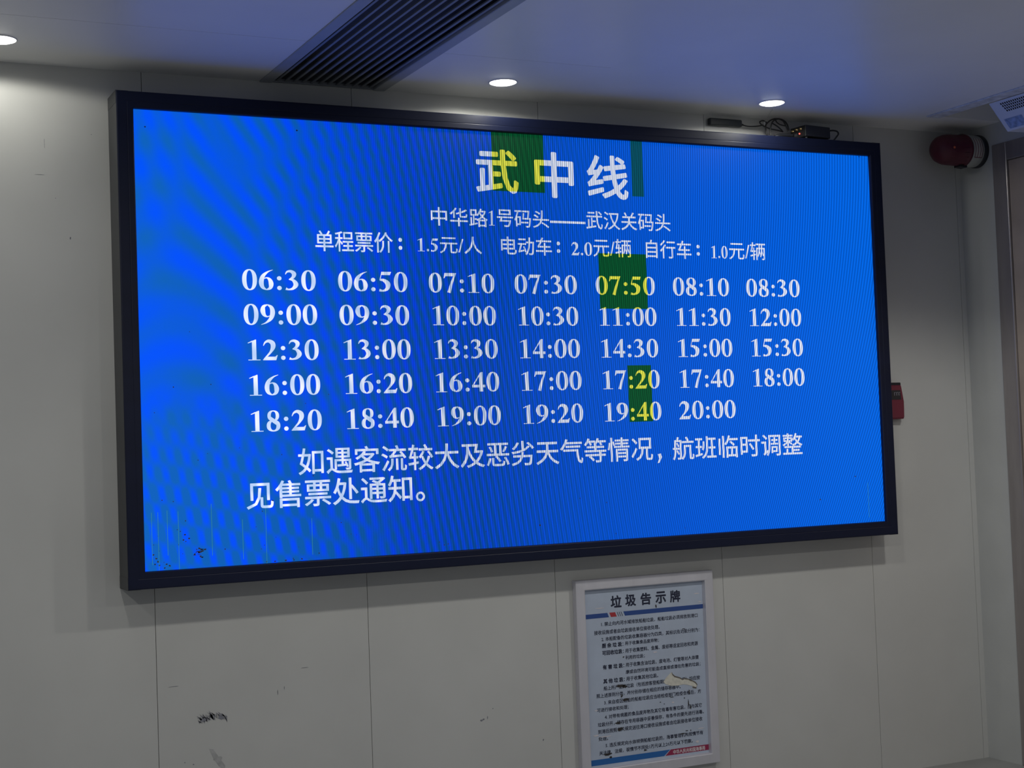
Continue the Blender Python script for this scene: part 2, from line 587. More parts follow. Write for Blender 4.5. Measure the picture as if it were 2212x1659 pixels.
b = B()
b.box(XC - 0.006, XC + 0.09, DY0, -0.2135, -Z0, 1.6675, 0, 0.004)
b.box(XC - 0.006, XC + 0.09, DY1 - 0.0595, DY1, -Z0, 1.6675, 0, 0.004)
b.box(XC - 0.006, XC + 0.09, DY1, DY0, 1.585, 1.6675, 0, 0.004)
door = structure(b.build('door_1', 'steel'), 'brushed steel door frame at the right edge', 'door')
b = B()
b.box(XC + 0.004, XC + 0.045, DY1 + 0.002, DY0 - 0.002, -Z0 + 0.005, 1.583, 0, 0.002)
b.build('door_leaf', 'leaf', door)

b = B()
b.box(-3.2, XC + 0.12, -7.0, 0.12, -Z0 - 0.1, -Z0)
structure(b.build('floor', 'floor'), 'grey floor of the waiting hall', 'floor')

# ceiling: painted panels either side of the vent, a raised slot along the right wall
VX0, VX1, RX = 0.493, 0.985, 3.50
b = B()
for x0, x1 in ((-3.2, VX0), (VX1, 1.66), (1.6602, RX)):
    for y1, y0 in ((0.0, -7.0),) if x0 > 1.5 else ((-0.0, -0.571), (-0.5735, -1.79), (-1.793, -3.0), (-3.003, -4.2), (-4.203, -7.0)):
        b.box(x0, x1, y0, y1, CEIL, CEIL + 0.02, 0)
    b.box(x0, x1, -7.0, 0.0, CEIL + 0.0201, CEIL + 0.10, 1)
b.box(VX0, VX1, -7.0, -3.2, CEIL, CEIL + 0.10, 0)
b.box(RX, XC + 0.10, -7.0, -0.27, CEIL + 0.105, CEIL + 0.13, 0)
b.box(RX, XC + 0.10, -0.27, 0.0, CEIL, CEIL + 0.10, 0)
structure(b.build('ceiling', ['ceil', 'gap']), 'white painted panel ceiling lit blue by the screen', 'ceiling')
b = B()
b.box(3.425, 3.4995, -4.5, -0.262, CEIL - 0.006, CEIL - 0.0002, 0, 0.002)
structure(b.build('trim_1', 'trim'), 'pale strip along the ceiling edge above the siren', 'trim')

# scuffs on the wall panels
def blob(cx, cz, rx, rz, n=14, jag=0.4):
    return [(cx + rx * math.cos(2 * math.pi * k / n) * (1 + random.uniform(-jag, jag)), cz + rz * math.sin(2 * math.pi * k / n) * (1 + random.uniform(-jag, jag))) for k in range(n)]


b = B()
for k in range(80):
    t = random.random()
    x = 0.205 + 0.100 * t
    z = -0.552 + 0.012 * math.sin(t * 3.1) + random.uniform(-0.008, 0.008)
    ln = random.uniform(0.008, 0.022)
    an = math.radians(random.uniform(95, 150))
    w = random.uniform(0.0008, 0.0024)
    dx, dz = math.cos(an), math.sin(an)
    b.plane_poly([(x - dz * w, z + dx * w), (x + dx * ln, z + dz * ln), (x + dz * w, z - dx * w), (x - dx * ln * .5, z - dz * ln * .5)], -0.0006)
b.plane_poly(blob(0.222, -0.548, 0.011, 0.006), -0.0007)
b.plane_poly(blob(0.286, -0.545, 0.012, 0.007), -0.0007)
b.build('scuff_mark', 'scuff', wall_back)
b = B()
b.plane_poly([(0.238, -0.652), (0.252, -0.655), (0.275, -0.690), (0.294, -0.718), (0.292, -0.735), (0.270, -0.715), (0.250, -0.682)], -0.0006)
b.plane_poly(blob(0.268, -0.690, 0.016, 0.008, 18, 0.2), -0.0005)
b.build('scuff_mark', 'scuff_pale', wall_back)
for cx, cz, rx, rz in ((1.302, -0.670, .006, .004), (1.311, -0.667, .004, .003), (1.328, -0.662, .0016, .006), (1.352, -0.63, .002, .002), (-0.200, 1.161, .002, .005),
                       (1.566, -0.775, .003, .004), (-0.247, 1.30, .0015, .0015), (0.495, -0.478, .0012, .009), (0.520, -0.466, .0012, .006), (0.12, -0.42, .018, .0008),
                       (0.60, -0.40, .014, .001), (-0.28, 1.49, .0007, .020), (-0.30, 1.38, .016, .0006), (-0.12, 1.53, .0015, .0015), (0.18, -0.70, .003, .002), (0.15, -0.69, .002, .002)):
    b = B()
    b.plane_poly(blob(cx, cz, rx, rz, 10, 0.3), -0.0006)
    b.build('scuff_mark', 'scuff', wall_back)

# ------------------------------------------------------------------ ceiling vent
vent = thing('ceiling_vent', 'dark grey linear slot vent running across the ceiling above the screen', 'vent', (0.739, -1.2, CEIL))
b = B()
b.box(VX0, VX1, -3.2, -0.001, CEIL + 0.075, CEIL + 0.095)
b.box(VX0, VX1, -0.0035, -0.0008, CEIL + 0.001, CEIL + 0.075)
b.box(VX0, VX0 + 0.004, -3.2, -0.001, CEIL + 0.01, CEIL + 0.075)
b.box(VX1 - 0.004, VX1, -3.2, -0.001, CEIL + 0.01, CEIL + 0.075)
b.build('duct_box', 'ventdark', vent)
for x0, x1 in ((VX0 + 0.0005, VX0 + 0.046), (VX1 - 0.046, VX1 - 0.0005)):
    b = B()
    b.box(x0, x1, -3.19, -0.002, CEIL - 0.005, CEIL + 0.012, 0, 0.002, 1)
    b.build('flange', 'ventflange', vent)
nsl = 12
w = (VX1 - VX0 - 0.092)
for k in range(nsl):
    xc_ = VX0 + 0.046 + w * (k + 0.5) / nsl
    b = B()
    b.prism([(xc_ - 0.0035, CEIL + 0.003), (xc_ + 0.0035, CEIL + 0.001), (xc_ + 0.0040, CEIL + 0.007), (xc_ - 0.0025, CEIL + 0.009)], 'y', -3.19, -0.004)
    b.build('slat', 'vent', vent)
b = B()
b.box(VX0 + 0.046, VX1 - 0.046, -0.012, -0.004, CEIL - 0.002, CEIL + 0.012)
b.build('end_cap', 'vent', vent)


# ------------------------------------------------------------------ downlights
def downlight(x, y, label):
    t = thing('downlight', label, 'ceiling light', (x, y, CEIL), 'recessed downlights in front of the wall')
    b = B()
    b.lathe((x, y, CEIL), (0, 0, -1), [(0.0, 0.0555), (0.002, 0.0550), (0.0035, 0.0535), (0.003, 0.051), (0.001, 0.050), (0.0, 0.050)], 48, cap=False)
    b.build('trim_ring', 'lamp_ring', t)
    b = B()
    b.lathe((x, y, CEIL), (0, 0, -1), [(0.0005, 0.0498), (0.004, 0.0488), (0.0065, 0.042), (0.008, 0.025), (0.0083, 0.008)], 48)
    b.build('diffuser', 'lamp', t)
    l = bpy.data.lights.new('downlight_lamp', 'SPOT')
    l.energy = FRONT_W
    l.color = (1.0, 0.99, 0.90)
    l.spot_size = math.radians(170)
    l.spot_blend = 0.16
    l.shadow_soft_size = 0.04
    lo = bpy.data.objects.new('downlight_lamp', l)
    COL.objects.link(lo)
    lo.parent = t
    lo.location = (0, 0, -0.013)
    return t


downlight(-0.456, -0.285, 'bright round downlight at the far left, cut by the picture edge')
downlight(1.369, -0.258, 'bright round downlight beside the slot vent, above the screen middle')
downlight(2.594, -0.275, 'bright round downlight above the black box and cable coil')

# ------------------------------------------------------------------ the LED timetable display
D, MG, d = 0.1458, 0.060, 0.1308
W_, H_ = 3.2, 1.6
disp = thing('led_display', 'large blue LED timetable screen in a thick black frame on the wall', 'display', (1.6, -0.07, 0.8))
b = B()
b.box(-0.045, W_ + 0.045, -0.120, -0.001, -0.045, H_ + 0.045)
b.build('cabinet', 'blackplastic', disp)


def rail_profile():     # (u from outer edge inwards, depth from the wall)
    return [(0.0, 0.001), (0.0, D - 0.004), (0.0012, D - 0.0012), (0.004, D), (0.034, D), (0.036, D - 0.0008), (0.038, D), (0.055, D), (0.0585, D - 0.003), (0.0600, d + 0.001), (0.0600, 0.06), (0.05, 0.001)]


def mitred_rail(side, W, H, MGX, prof):
    """one side of a rectangular frame whose opening is 0..W x 0..H"""
    b = B()
    x0, x1, z0, z1 = -MGX, W + MGX, -MGX, H + MGX
    A, C = [], []
    for u, dep in prof:
        if side == 'top':
            A.append((x0 + u, -dep, z1 - u)); C.append((x1 - u, -dep, z1 - u))
        elif side == 'bottom':
            A.append((x0 + u, -dep, z0 + u)); C.append((x1 - u, -dep, z0 + u))
        elif side == 'left':
            A.append((x0 + u, -dep, z0 + u)); C.append((x0 + u, -dep, z1 - u))
        else:
            A.append((x1 - u, -dep, z0 + u)); C.append((x1 - u, -dep, z1 - u))
    va = [b.bm.verts.new(p) for p in A]
    vc = [b.bm.verts.new(p) for p in C]
    n = len(va)
    for k in range(n):
        b.bm.faces.new((va[k], va[(k + 1) % n], vc[(k + 1) % n], vc[k])).material_index = 1 if k == 0 else 0
    b.bm.faces.new(va)
    b.bm.faces.new(vc[::-1])
    return b


for s in ('top', 'bottom', 'left', 'right'):
    b = mitred_rail(s, W_, H_, MG, rail_profile())
    b.bm.faces.ensure_lookup_table()
    b.build('frame_rail', ['frame', 'frame_side'], disp)
# plastic pieces capping the four frame corners
e = 0.0008
for cx, sx in ((-MG, 1), (W_ + MG, -1)):
    for cz, sz in ((-MG, 1), (H_ + MG, -1)):
        b = B()
        for (a0, a1), (c0, c1) in (((-e, 0.042), (-e, 0.0)), ((-e, 0.0), (-e, 0.042))):
            xs = sorted((cx + sx * a0, cx + sx * a1))
            zs = sorted((cz + sz * c0, cz + sz * c1))
            b.box(xs[0], xs[1], -D + 0.004, -0.002, zs[0], zs[1])
        b.build('corner_cap', 'frame_side', disp)

b = B()
b.face([(0, -d, 0), (W_, -d, 0), (W_, -d, H_), (0, -d, H_)])
screen = b.build('screen', 'led', disp, recalc=False)
# screen keeps wall coordinates in its own space so the diode pattern is laid out from its lower left corner
screen_o = Vector(disp['_o'])
for v in screen.data.vertices:
    v.co += screen_o
screen.location = -screen_o
screen['_o'] = (0, 0, 0)

for x0, x1, z0, z1 in DEAD:
    b = B()
    b.face([(x0, -d - 0.0004, z0), (x1, -d - 0.0004, z0), (x1, -d - 0.0004, z1), (x0, -d - 0.0004, z1)])
    thin = x1 - x0 < 0.08
    o = b.build('dead_module', 'led_teal' if thin else 'led_dead', screen, recalc=False)
    o['label'] = 'dark teal faulty strip' if thin else 'dark green faulty block'

TY = -d - 0.0010
b = B()
add_text(b, '武', 1.304, 1.478, 1.366, 1.530, TY, 0.020)
add_text(b, '中', 1.557, 1.722, 1.358, 1.532, TY, 0.020)
add_text(b, '线', 1.790, 1.972, 1.362, 1.532, TY, 0.018)
b.build('title_text', 'led_text', screen, recalc=False)
b = B()
add_text(b, '中华路', 1.107, 1.343, 1.229, 1.299, TY, 0.006)
add_digits(b, '1', 1.346, 1.374, 1.236, 1.294, TY)
add_text(b, '号码头', 1.383, 1.608, 1.233, 1.302, TY, 0.006)
b.face([(1.614, TY, 1.2545), (1.771, TY, 1.2545), (1.771, TY, 1.2635), (1.614, TY, 1.2635)])
add_text(b, '武汉关码头', 1.776, 2.166, 1.236, 1.308, TY, 0.006)
b.build('route_text', 'led_text', screen, recalc=False)
b = B()
add_text(b, '单程票价', 0.647, 0.948, 1.120, 1.196, TY, 0.007)
for q in disc2(0.979, 1.140, 0.0075) + disc2(0.979, 1.170, 0.0075):
    b.plane_poly(q, TY)
b.build('fare_text', 'led_text', screen, recalc=False)
b = B()
add_digits(b, '1.5', 1.046, 1.134, 1.129, 1.179, TY)
add_text(b, '元/人', 1.140, 1.314, 1.124, 1.190, TY, 0.004)
b.build('fare_price', 'led_text', screen, recalc=False)
b = B()
add_text(b, '电动车', 1.397, 1.616, 1.125, 1.195, TY, 0.007)
for q in disc2(1.646, 1.144, 0.0075) + disc2(1.646, 1.174, 0.0075):
    b.plane_poly(q, TY)
b.build('fare_text', 'led_text', screen, recalc=False)
b = B()
add_digits(b, '2.0', 1.704, 1.797, 1.129, 1.182, TY)
add_text(b, '元/辆', 1.803, 1.976, 1.126, 1.199, TY, 0.005)
b.build('fare_price', 'led_text', screen, recalc=False)
b = B()
add_text(b, '自行车', 2.046, 2.262, 1.126, 1.200, TY, 0.007)
for q in disc2(2.296, 1.148, 0.0075) + disc2(2.296, 1.178, 0.0075):
    b.plane_poly(q, TY)
b.build('fare_text', 'led_text', screen, recalc=False)
b = B()
add_digits(b, '1.0', 2.358, 2.440, 1.132, 1.184, TY)
add_text(b, '元/辆', 2.449, 2.630, 1.129, 1.203, TY, 0.005)
b.build('fare_price', 'led_text', screen, recalc=False)

ROWS = ['06:30 06:50 07:10 07:30 07:50 08:10 08:30', '09:00 09:30 10:00 10:30 11:00 11:30 12:00',
        '12:30 13:00 13:30 14:00 14:30 15:00 15:30', '16:00 16:20 16:40 17:00 17:20 17:40 18:00',
        '18:20 18:40 19:00 19:20 19:40 20:00']
BASE = [0.9745, 0.8500, 0.7225, 0.5965, 0.4680]
for row, z in zip(ROWS, BASE):
    b = B()
    for k, s in enumerate(row.split()):
        x0 = 0.370 + 0.3594 * k + (0.006 if s[0] == '1' else 0.0) + (0.97 - z) * 0.014
        add_digits(b, s, x0, x0 + 0.273 - (0.006 if s[0] == '1' else 0.0), z, z + 0.0745, TY)
    b.build('timetable_row', 'led_text', screen, recalc=False)
b = B()
add_text(b, '如遇客流较大及恶劣天气等情况', 0.558, 2.040, 0.308, 0.403, TY, 0.008)
b.plane_poly([(2.063, 0.330), (2.078, 0.333), (2.082, 0.318), (2.070, 0.296), (2.060, 0.294), (2.069, 0.312)], TY)
b.build('notice_text', 'led_text', screen, recalc=False)
b = B()
add_text(b, '航班临时调整', 2.135, 2.777, 0.304, 0.396, TY, 0.008)
b.build('notice_text', 'led_text', screen, recalc=False)
b = B()
add_text(b, '见售票处通知', 0.364, 0.993, 0.194, 0.290, TY, 0.010)
for q in ring2(1.026, 0.209, 0.018, 0.018, 0.010, 0.010, 24, 2.0):
    b.plane_poly(q, TY)
b.build('notice_text', 'led_text', screen, recalc=False)

# burnt-out diodes and stuck green lines low on the left
b = B()
for k in range(70):
    x = random.betavariate(0.8, 2.2) * 2.6 + 0.03
    z = random.betavariate(0.8, 2.4) * 0.9 + 0.01
    r = random.uniform(0.0012, 0.0024)
    b.plane_poly(disc2(x, z, r, 8)[0], TY + 0.0003)
for k in range(22):
    an, rr = random.uniform(0, 6.28), random.uniform(0, 0.022)
    b.plane_poly(blob(0.190 + rr * math.cos(an), 0.055 + rr * math.sin(an), random.uniform(.002, .006), random.uniform(.001, .003), 7), TY + 0.0003)
for cx, cz in ((.035, .022), (.045, .03), (.05, .018), (.040, .042), (.075, .02), (.085, .014), (.135, .10), (.155, .104), (.140, .118), (.03, .055), (.068, .008), (1.52, 0.075), (2.86, .11), (3.05, .2), (0.43, .006), (0.46, .005), (0.50, .006), (0.53, .005), (0.56, .007), (3.15, 1.596), (0.04, 1.54), (0.59, 1.56)):
    b.plane_poly(blob(cx, cz, .0035, .0026, 8), TY + 0.0003)
b.build('dead_diode', 'ventdark', screen, recalc=False)['kind'] = 'stuff'
for x, z0, z1 in ((.026, .02, .20), (.048, .0, .20), (.080, .05, .205), (.118, .0, .20), (.235, .04, .22), (.345, .02, .16), (.43, .0, .24), (.60, .02, .15), (3.115, 0.02, 0.17)):
    b = B()
    b.face([(x, TY + 0.0002, z0), (x + 0.0017, TY + 0.0002, z0), (x + 0.0017, TY + 0.0002, z1), (x, TY + 0.0002, z1)])
    b.build('stuck_line', 'led_green_line', screen, recalc=False)

# ------------------------------------------------------------------ things on top of the frame
FT = H_ + MG     # top of the frame
# small antenna stuck to the wall
ant = thing('antenna', 'dark grey bar antenna stuck to the wall above the screen', 'antenna', (2.537, -0.012, 1.734))
b = B()
b.box(2.454, 2.620, -0.022, -0.0002, 1.7185, 1.7495, 0, 0.006, 3)
b.build('casing', 'greyplastic', ant)
b = B()
b.tube([(2.617, -0.012, 1.731), (2.628, -0.014, 1.7295)], 0.0045, 10)
b.build('strain_relief', 'blackplastic', ant)
b = B()
b.tube([(2.624, -0.014, 1.7295), (2.646, -0.026, 1.722), (2.690, -0.032, 1.724), (2.721, -0.034, 1.731), (2.739, -0.036, 1.739)], 0.0028)
b.build('lead', 'cable', ant)

coil = thing('cable_coil', 'tangled coil of black cable on the frame below the right downlight', 'cable', (2.76, -0.06, FT))
b = B()
b.tube([(2.728, -0.062, FT + 0.004), (2.714, -0.06, 1.688), (2.716, -0.055, 1.708), (2.723, -0.05, 1.730), (2.753, -0.05, 1.7525), (2.790, -0.052, 1.7575), (2.812, -0.06, 1.748), (2.823, -0.066, 1.730), (2.826, -0.07, 1.706)], 0.0034)
b.build('loop', 'cable', coil)
b = B()
b.tube([(2.739, -0.036, 1.739), (2.722, -0.045, 1.743), (2.705, -0.05, 1.745), (2.690, -0.05, 1.738), (2.702, -0.052, 1.724), (2.736, -0.056, 1.711), (2.771, -0.06, 1.706), (2.800, -0.064, 1.700)], 0.0030)
b.build('loop', 'cable', coil)
b = B()
b.tube([(2.730, -0.08, FT + 0.003), (2.722, -0.078, 1.690), (2.738, -0.074, 1.735), (2.770, -0.07, 1.752), (2.796, -0.07, 1.746), (2.810, -0.072, 1.724), (2.816, -0.074, 1.700)], 0.0030)
b.build('loop', 'cable', coil)
b = B()
b.tube([(2.754, -0.075, 1.749), (2.760, -0.075, 1.737), (2.776, -0.077, 1.727), (2.800, -0.08, 1.722)], 0.0028)
b.tube([(2.743, -0.066, 1.733), (2.769, -0.068, 1.720), (2.792, -0.07, 1.702)], 0.0028)
b.build('loop', 'cable', coil)
b = B()
b.tube([(2.735, -0.095, FT + 0.008), (2.752, -0.10, FT + 0.013), (2.785, -0.10, FT + 0.016), (2.822, -0.10, FT + 0.016)], 0.0085, 10)
b.tube([(2.735, -0.07, FT + 0.007), (2.77, -0.07, FT + 0.010), (2.81, -0.072, FT + 0.012)], 0.0068, 10)
b.build('plug', 'blackplastic', coil)
b = B()
b.box(2.715, 2.721, -0.048, -0.040, 1.728, 1.742, 0, 0.0015)
b.build('tie', 'thread', coil)

b = B()
b.tube([(2.658, -0.196, CEIL - 0.0055), (2.690, -0.125, 1.760), (2.716, -0.058, 1.741)], 0.0011, 6)
b.tube([(2.716, -0.058, 1.741), (2.70, -0.03, 1.744), (2.655, -0.004, 1.746)], 0.0005, 6)
tag(b.build('thread', 'thread', origin=(2.69, -0.12, 1.75)), 'thin white thread hanging from the right downlight to the cable coil', 'thread')

ctl = thing('control_box', 'black box with red light standing on top of the display frame', 'control box', (2.937, -0.075, FT))
yaw = Matrix.Rotation(math.radians(7), 4, 'Z')


def ctl_part(bb, name, m, parent=ctl):
    c = Vector((2.937, -0.075, 0))
    for v in bb.bm.verts:
        v.co = c + (yaw @ (v.co - c))
    return bb.build(name, m, parent)


b = B()
b.box(2.864, 3.010, -0.122, -0.028, FT + 0.012, FT + 0.0615, 0, 0.003)
body = ctl_part(b, 'casing', 'blackplastic')
b = B()
for k in range(5):
    b.box(2.875 + k * 0.027, 2.888 + k * 0.027, -0.1228, -0.1215, FT + 0.017, FT + 0.019)
ctl_part(b, 'vent_groove', 'ventdark', body)
for fx in (2.876, 2.998):
    for fy in (-0.112, -0.038):
        b = B()
        b.lathe((fx, fy, FT), (0, 0, 1), [(0, 0.006), (0.0125, 0.006)], 16)
        ctl_part(b, 'foot', 'blackplastic')
for yy, zz in ((-0.094, 0.048), (-0.070, 0.048), (-0.046, 0.046)):
    b = B()
    b.lathe((2.8645, yy, FT + zz), (-1, 0, 0), [(0, 0.0055), (0.003, 0.0055), (0.003, 0.0040), (0.011, 0.0040)], 14)
    ctl_part(b, 'antenna_socket', 'brass')
b = B()
b.lathe((2.8645, -0.084, FT + 0.029), (-1, 0, 0), [(0, 0.0032), (0.003, 0.0030), (0.0045, 0.0015)], 14)
ctl_part(b, 'indicator_light', 'redled')
for y0, y1 in ((-0.070, -0.052), (-0.046, -0.034)):
    b = B()
    b.box(2.8625, 2.866, y0, y1, FT + 0.021, FT + 0.034, 0, 0.001)
    ctl_part(b, 'port', 'ventdark')
b = B()
b.tube([(3.008, -0.068, 1.705), (3.035, -0.09, 1.713), (3.055, -0.105, 1.709), (3.062, -0.108, 1.697), (3.052, -0.105, 1.682), (3.040, -0.095, FT + 0.004)], 0.0036)
b.build('power_lead', 'cable', ctl)

# ------------------------------------------------------------------ siren on the side wall
SY, SZ = -0.118, 1.657
sir = thing('siren_beacon', 'dark red siren beacon with pale collar sticking out of the side wall', 'siren', (XC, SY, SZ))
ax = Vector((-1, 0.0, 0.0))
b = B()
b.lathe((XC, SY, SZ), ax, [(0.0005, 0.0755), (0.014, 0.0755), (0.022, 0.074), (0.028, 0.068)], 48)
b.build('base', 'sirenblack', sir)
b = B()
b.lathe((XC, SY, SZ), ax, [(0.022, 0.069), (0.024, 0.0725), (0.086, 0.0730), (0.090, 0.0715), (0.092, 0.066)], 48)
collar = b.build('collar', 'sirenwhite', sir)
b = B()
b.lathe((XC, SY, SZ), ax, [(0.088, 0.074), (0.098, 0.0755), (0.102, 0.073), (0.104, 0.070), (0.175, 0.0695), (0.205, 0.0665), (0.228, 0.0585), (0.244, 0.046), (0.253, 0.030), (0.256, 0.014), (0.2565, 0.002)], 56)
dome = b.build('dome', 'sirenred', sir)
b = B()
for k in range(20):
    a = 2 * math.pi * k / 20
    b.tube([(XC - 0.106, SY + 0.0700 * math.cos(a), SZ + 0.0700 * math.sin(a)), (XC - 0.200, SY + 0.0668 * math.cos(a), SZ + 0.0668 * math.sin(a))], 0.0012, 6)
b.build('rib', 'sirenred', dome)
b = B()
# curved sticker on the collar, with its printed lines
def strip_on_cyl(b, x0, x1, a0, a1, r, n=14, mi=0):
    P = []
    for k in range(n + 1):
        a = a0 + (a1 - a0) * k / n
        P.append((SY + r * math.cos(a), SZ + r * math.sin(a)))
    for k in range(n):
        b.face([(XC - x0, *P[k]), (XC - x1, *P[k]), (XC - x1, *P[k + 1]), (XC - x0, *P[k + 1])], mi)
strip_on_cyl(b, 0.034, 0.078, 2.45, 3.75, 0.0734)
st = b.build('sticker', 'sirenlabel', collar)
b = B()
for x in (0.034, 0.045, 0.060, 0.074):
    strip_on_cyl(b, x, x + 0.0035, 2.45, 3.75, 0.0737)
strip_on_cyl(b, 0.034, 0.0775, 3.70, 3.75, 0.0737)
b.build('sticker', 'sirenline', collar)
b = B()
b.lathe((XC - 0.196, SY - 0.064, SZ - 0.002), (-0.25, -1, 0), [(0, 0.007), (0.0035, 0.006), (0.006, 0.003)], 12)
b.build('orange_spot', 'sirenspot', dome)  # small orange spot raised on the dome surface
b = B()
b.prism([(XC - 0.125, SZ - 0.077), (XC - 0.085, SZ - 0.080), (XC - 0.085, SZ - 0.070), (XC - 0.125, SZ - 0.068)], 'y', SY - 0.02, SY + 0.02)
b.build('clamp_tab', 'sirenblack', sir)

# ------------------------------------------------------------------ fire alarm box half hidden behind the display
al = thing('fire_alarm', 'red fire alarm box peeking out behind the right side of the screen', 'fire alarm', (3.35, -0.02, 0.52))
b = B()
prof = [(-0.001, 0.4415), (-0.042, 0.4435), (-0.046, 0.450), (-0.040, 0.520), (-0.034, 0.590), (-0.028, 0.603), (-0.001, 0.606)]
b.prism(prof, 'x', 3.285, 3.414)
bmesh.ops.bevel(b.bm, geom=[e_ for e_ in b.bm.edges if all(abs(v.co.x - 3.414) < 1e-5 for v in e_.verts)], offset=0.008, segments=3, affect='EDGES')
ab = b.build('casing', 'alarmred', al)
b = B()
b.prism([(-0.036, 0.530), (-0.0405, 0.530), (-0.0370, 0.572), (-0.034, 0.572)], 'x', 3.300, 3.399)
aw = b.build('window', 'alarmwin', al)
b = B()
for x in (3.362, 3.374, 3.386):
    b.box(x, x + 0.003, -0.0402, -0.037, 0.548, 0.562)
    b.box(x, x + 0.009, -0.0402, -0.037, 0.561, 0.563)
b.build('marking', 'alarmtxt', aw)
b = B()
b.box(3.29, 3.408, -0.032, -0.012, 0.592, 0.607, 0, 0.003)
b.build('top_cap', 'alarmwin', al)

# ------------------------------------------------------------------ air unit over the doorway
un = thing('air_unit', 'white slanted air unit with perforated slots above the steel doorway', 'air unit', (3.70, -1.1, 1.70))
UP = [(3.5065, CEIL - 0.0065), (3.604, 1.646), (3.843, 1.652), (3.843, CEIL - 0.0065)]
b = B()
b.prism(UP, 'y', -1.70, -0.553)
bmesh.ops.bevel(b.bm, geom=[e_ for e_ in b.bm.edges if all(abs(v.co.y + 0.553) < 1e-5 for v in e_.verts)], offset=0.004, segments=2, affect='EDGES')
ub = b.build('casing', 'unit', un)
fa, fb = Vector((3.5065, 0, CEIL - 0.0065)), Vector((3.604, 0, 1.646))
sl = (fb - fa)
nrm = Vector((sl.z, 0, -sl.x)).normalized()
if nrm.x > 0:
    nrm = -nrm


def on_slope(v, y, off=0.0008):
    p = fa + sl * v + nrm * off
    return (p.x, y, p.z)


b = B()
for r_ in range(4):
    v0 = 0.08 + r_ * 0.082
    for k in range(80):
        y0 = -0.612 - k * 0.0118 - r_ * 0.003
        b.face([on_slope(v0, y0), on_slope(v0, y0 - 0.0068), on_slope(v0 + 0.062, y0 - 0.0068), on_slope(v0 + 0.062, y0)])
b.build('grille', 'unitslot', un)
b = B()
b.face([on_slope(0.60, -0.580, 0.001), on_slope(0.60, -0.680, 0.001), on_slope(0.93, -0.680, 0.001), on_slope(0.93, -0.580, 0.001)])
b.build('sticker', 'unitlabel', un)

# ------------------------------------------------------------------ framed notice below the display
NX0, NX1, NZ0, NZ1 = 1.7195, 2.3675, -0.9550, -0.1615
nb = thing('notice_board', 'aluminium framed rubbish notice with torn paper hanging below the screen', 'notice', ((NX0 + NX1) / 2, -0.012, -0.55))
MN = 0.043
nprof = [(0.0, 0.0005), (0.0, 0.008), (0.0016, 0.009), (0.0016, 0.013), (0.0, 0.014), (0.0, 0.019), (0.0016, 0.020), (0.0016, 0.024), (0.0, 0.025), (0.0, 0.0285), (0.0016, 0.030), (0.037, 0.0315), (0.0405, 0.030), (0.0410, 0.0285), (0.0430, 0.0118), (0.0430, 0.0005)]


def notice_rail(side):
    b = mitred_rail(side, NX1 - NX0 - 2 * MN, NZ1 - NZ0 - 2 * MN, MN, nprof)
    for v in b.bm.verts:
        v.co.x += NX0 + MN
        v.co.z += NZ0 + MN
    return b


for s in ('top', 'bottom', 'left', 'right'):
    notice_rail(s).build('frame_rail', ['alu', 'alu'], nb)
b = B()
b.box(NX0 + 0.0425, NX1 - 0.0425, -0.0118, -0.003, NZ0 + 0.0425, NZ1 - 0.0425)
poster = b.build('poster', 'paper', nb)
PY = -0.0122
b = B()
for ch, xm in zip('垃圾告示牌', (1.911, 1.979, 2.051, 2.122, 2.191)):
    add_text(b, ch, xm - 0.0235, xm + 0.0235, -0.2815, -0.2355, PY, 0.034)
b.build('heading_text', 'ink', poster, recalc=False)
b = B()
PX0, PX1 = NX0 + 0.0432, NX1 - 0.0432
b.plane_poly([(PX0, -0.319), (1.876, -0.319), (1.869, -0.301), (PX0, -0.301)], PY)
b.plane_poly([(1.950, -0.319), (PX1, -0.319), (PX1, -0.301), (1.943, -0.301)], PY)
b.build('stripe', 'pblue', poster, recalc=False)
b = B()
b.plane_poly([(1.885, -0.319), (1.912, -0.319), (1.905, -0.301), (1.878, -0.301)], PY)
b.build('stripe', 'pred', poster, recalc=False)
b = B()
for x in (1.917, 1.926, 1.935):
    b.plane_poly([(x + .003, -0.319), (x + .0055, -0.319), (x - .0015, -0.301), (x - .004, -0.301)], PY)
b.build('stripe', 'ink', poster, recalc=False)

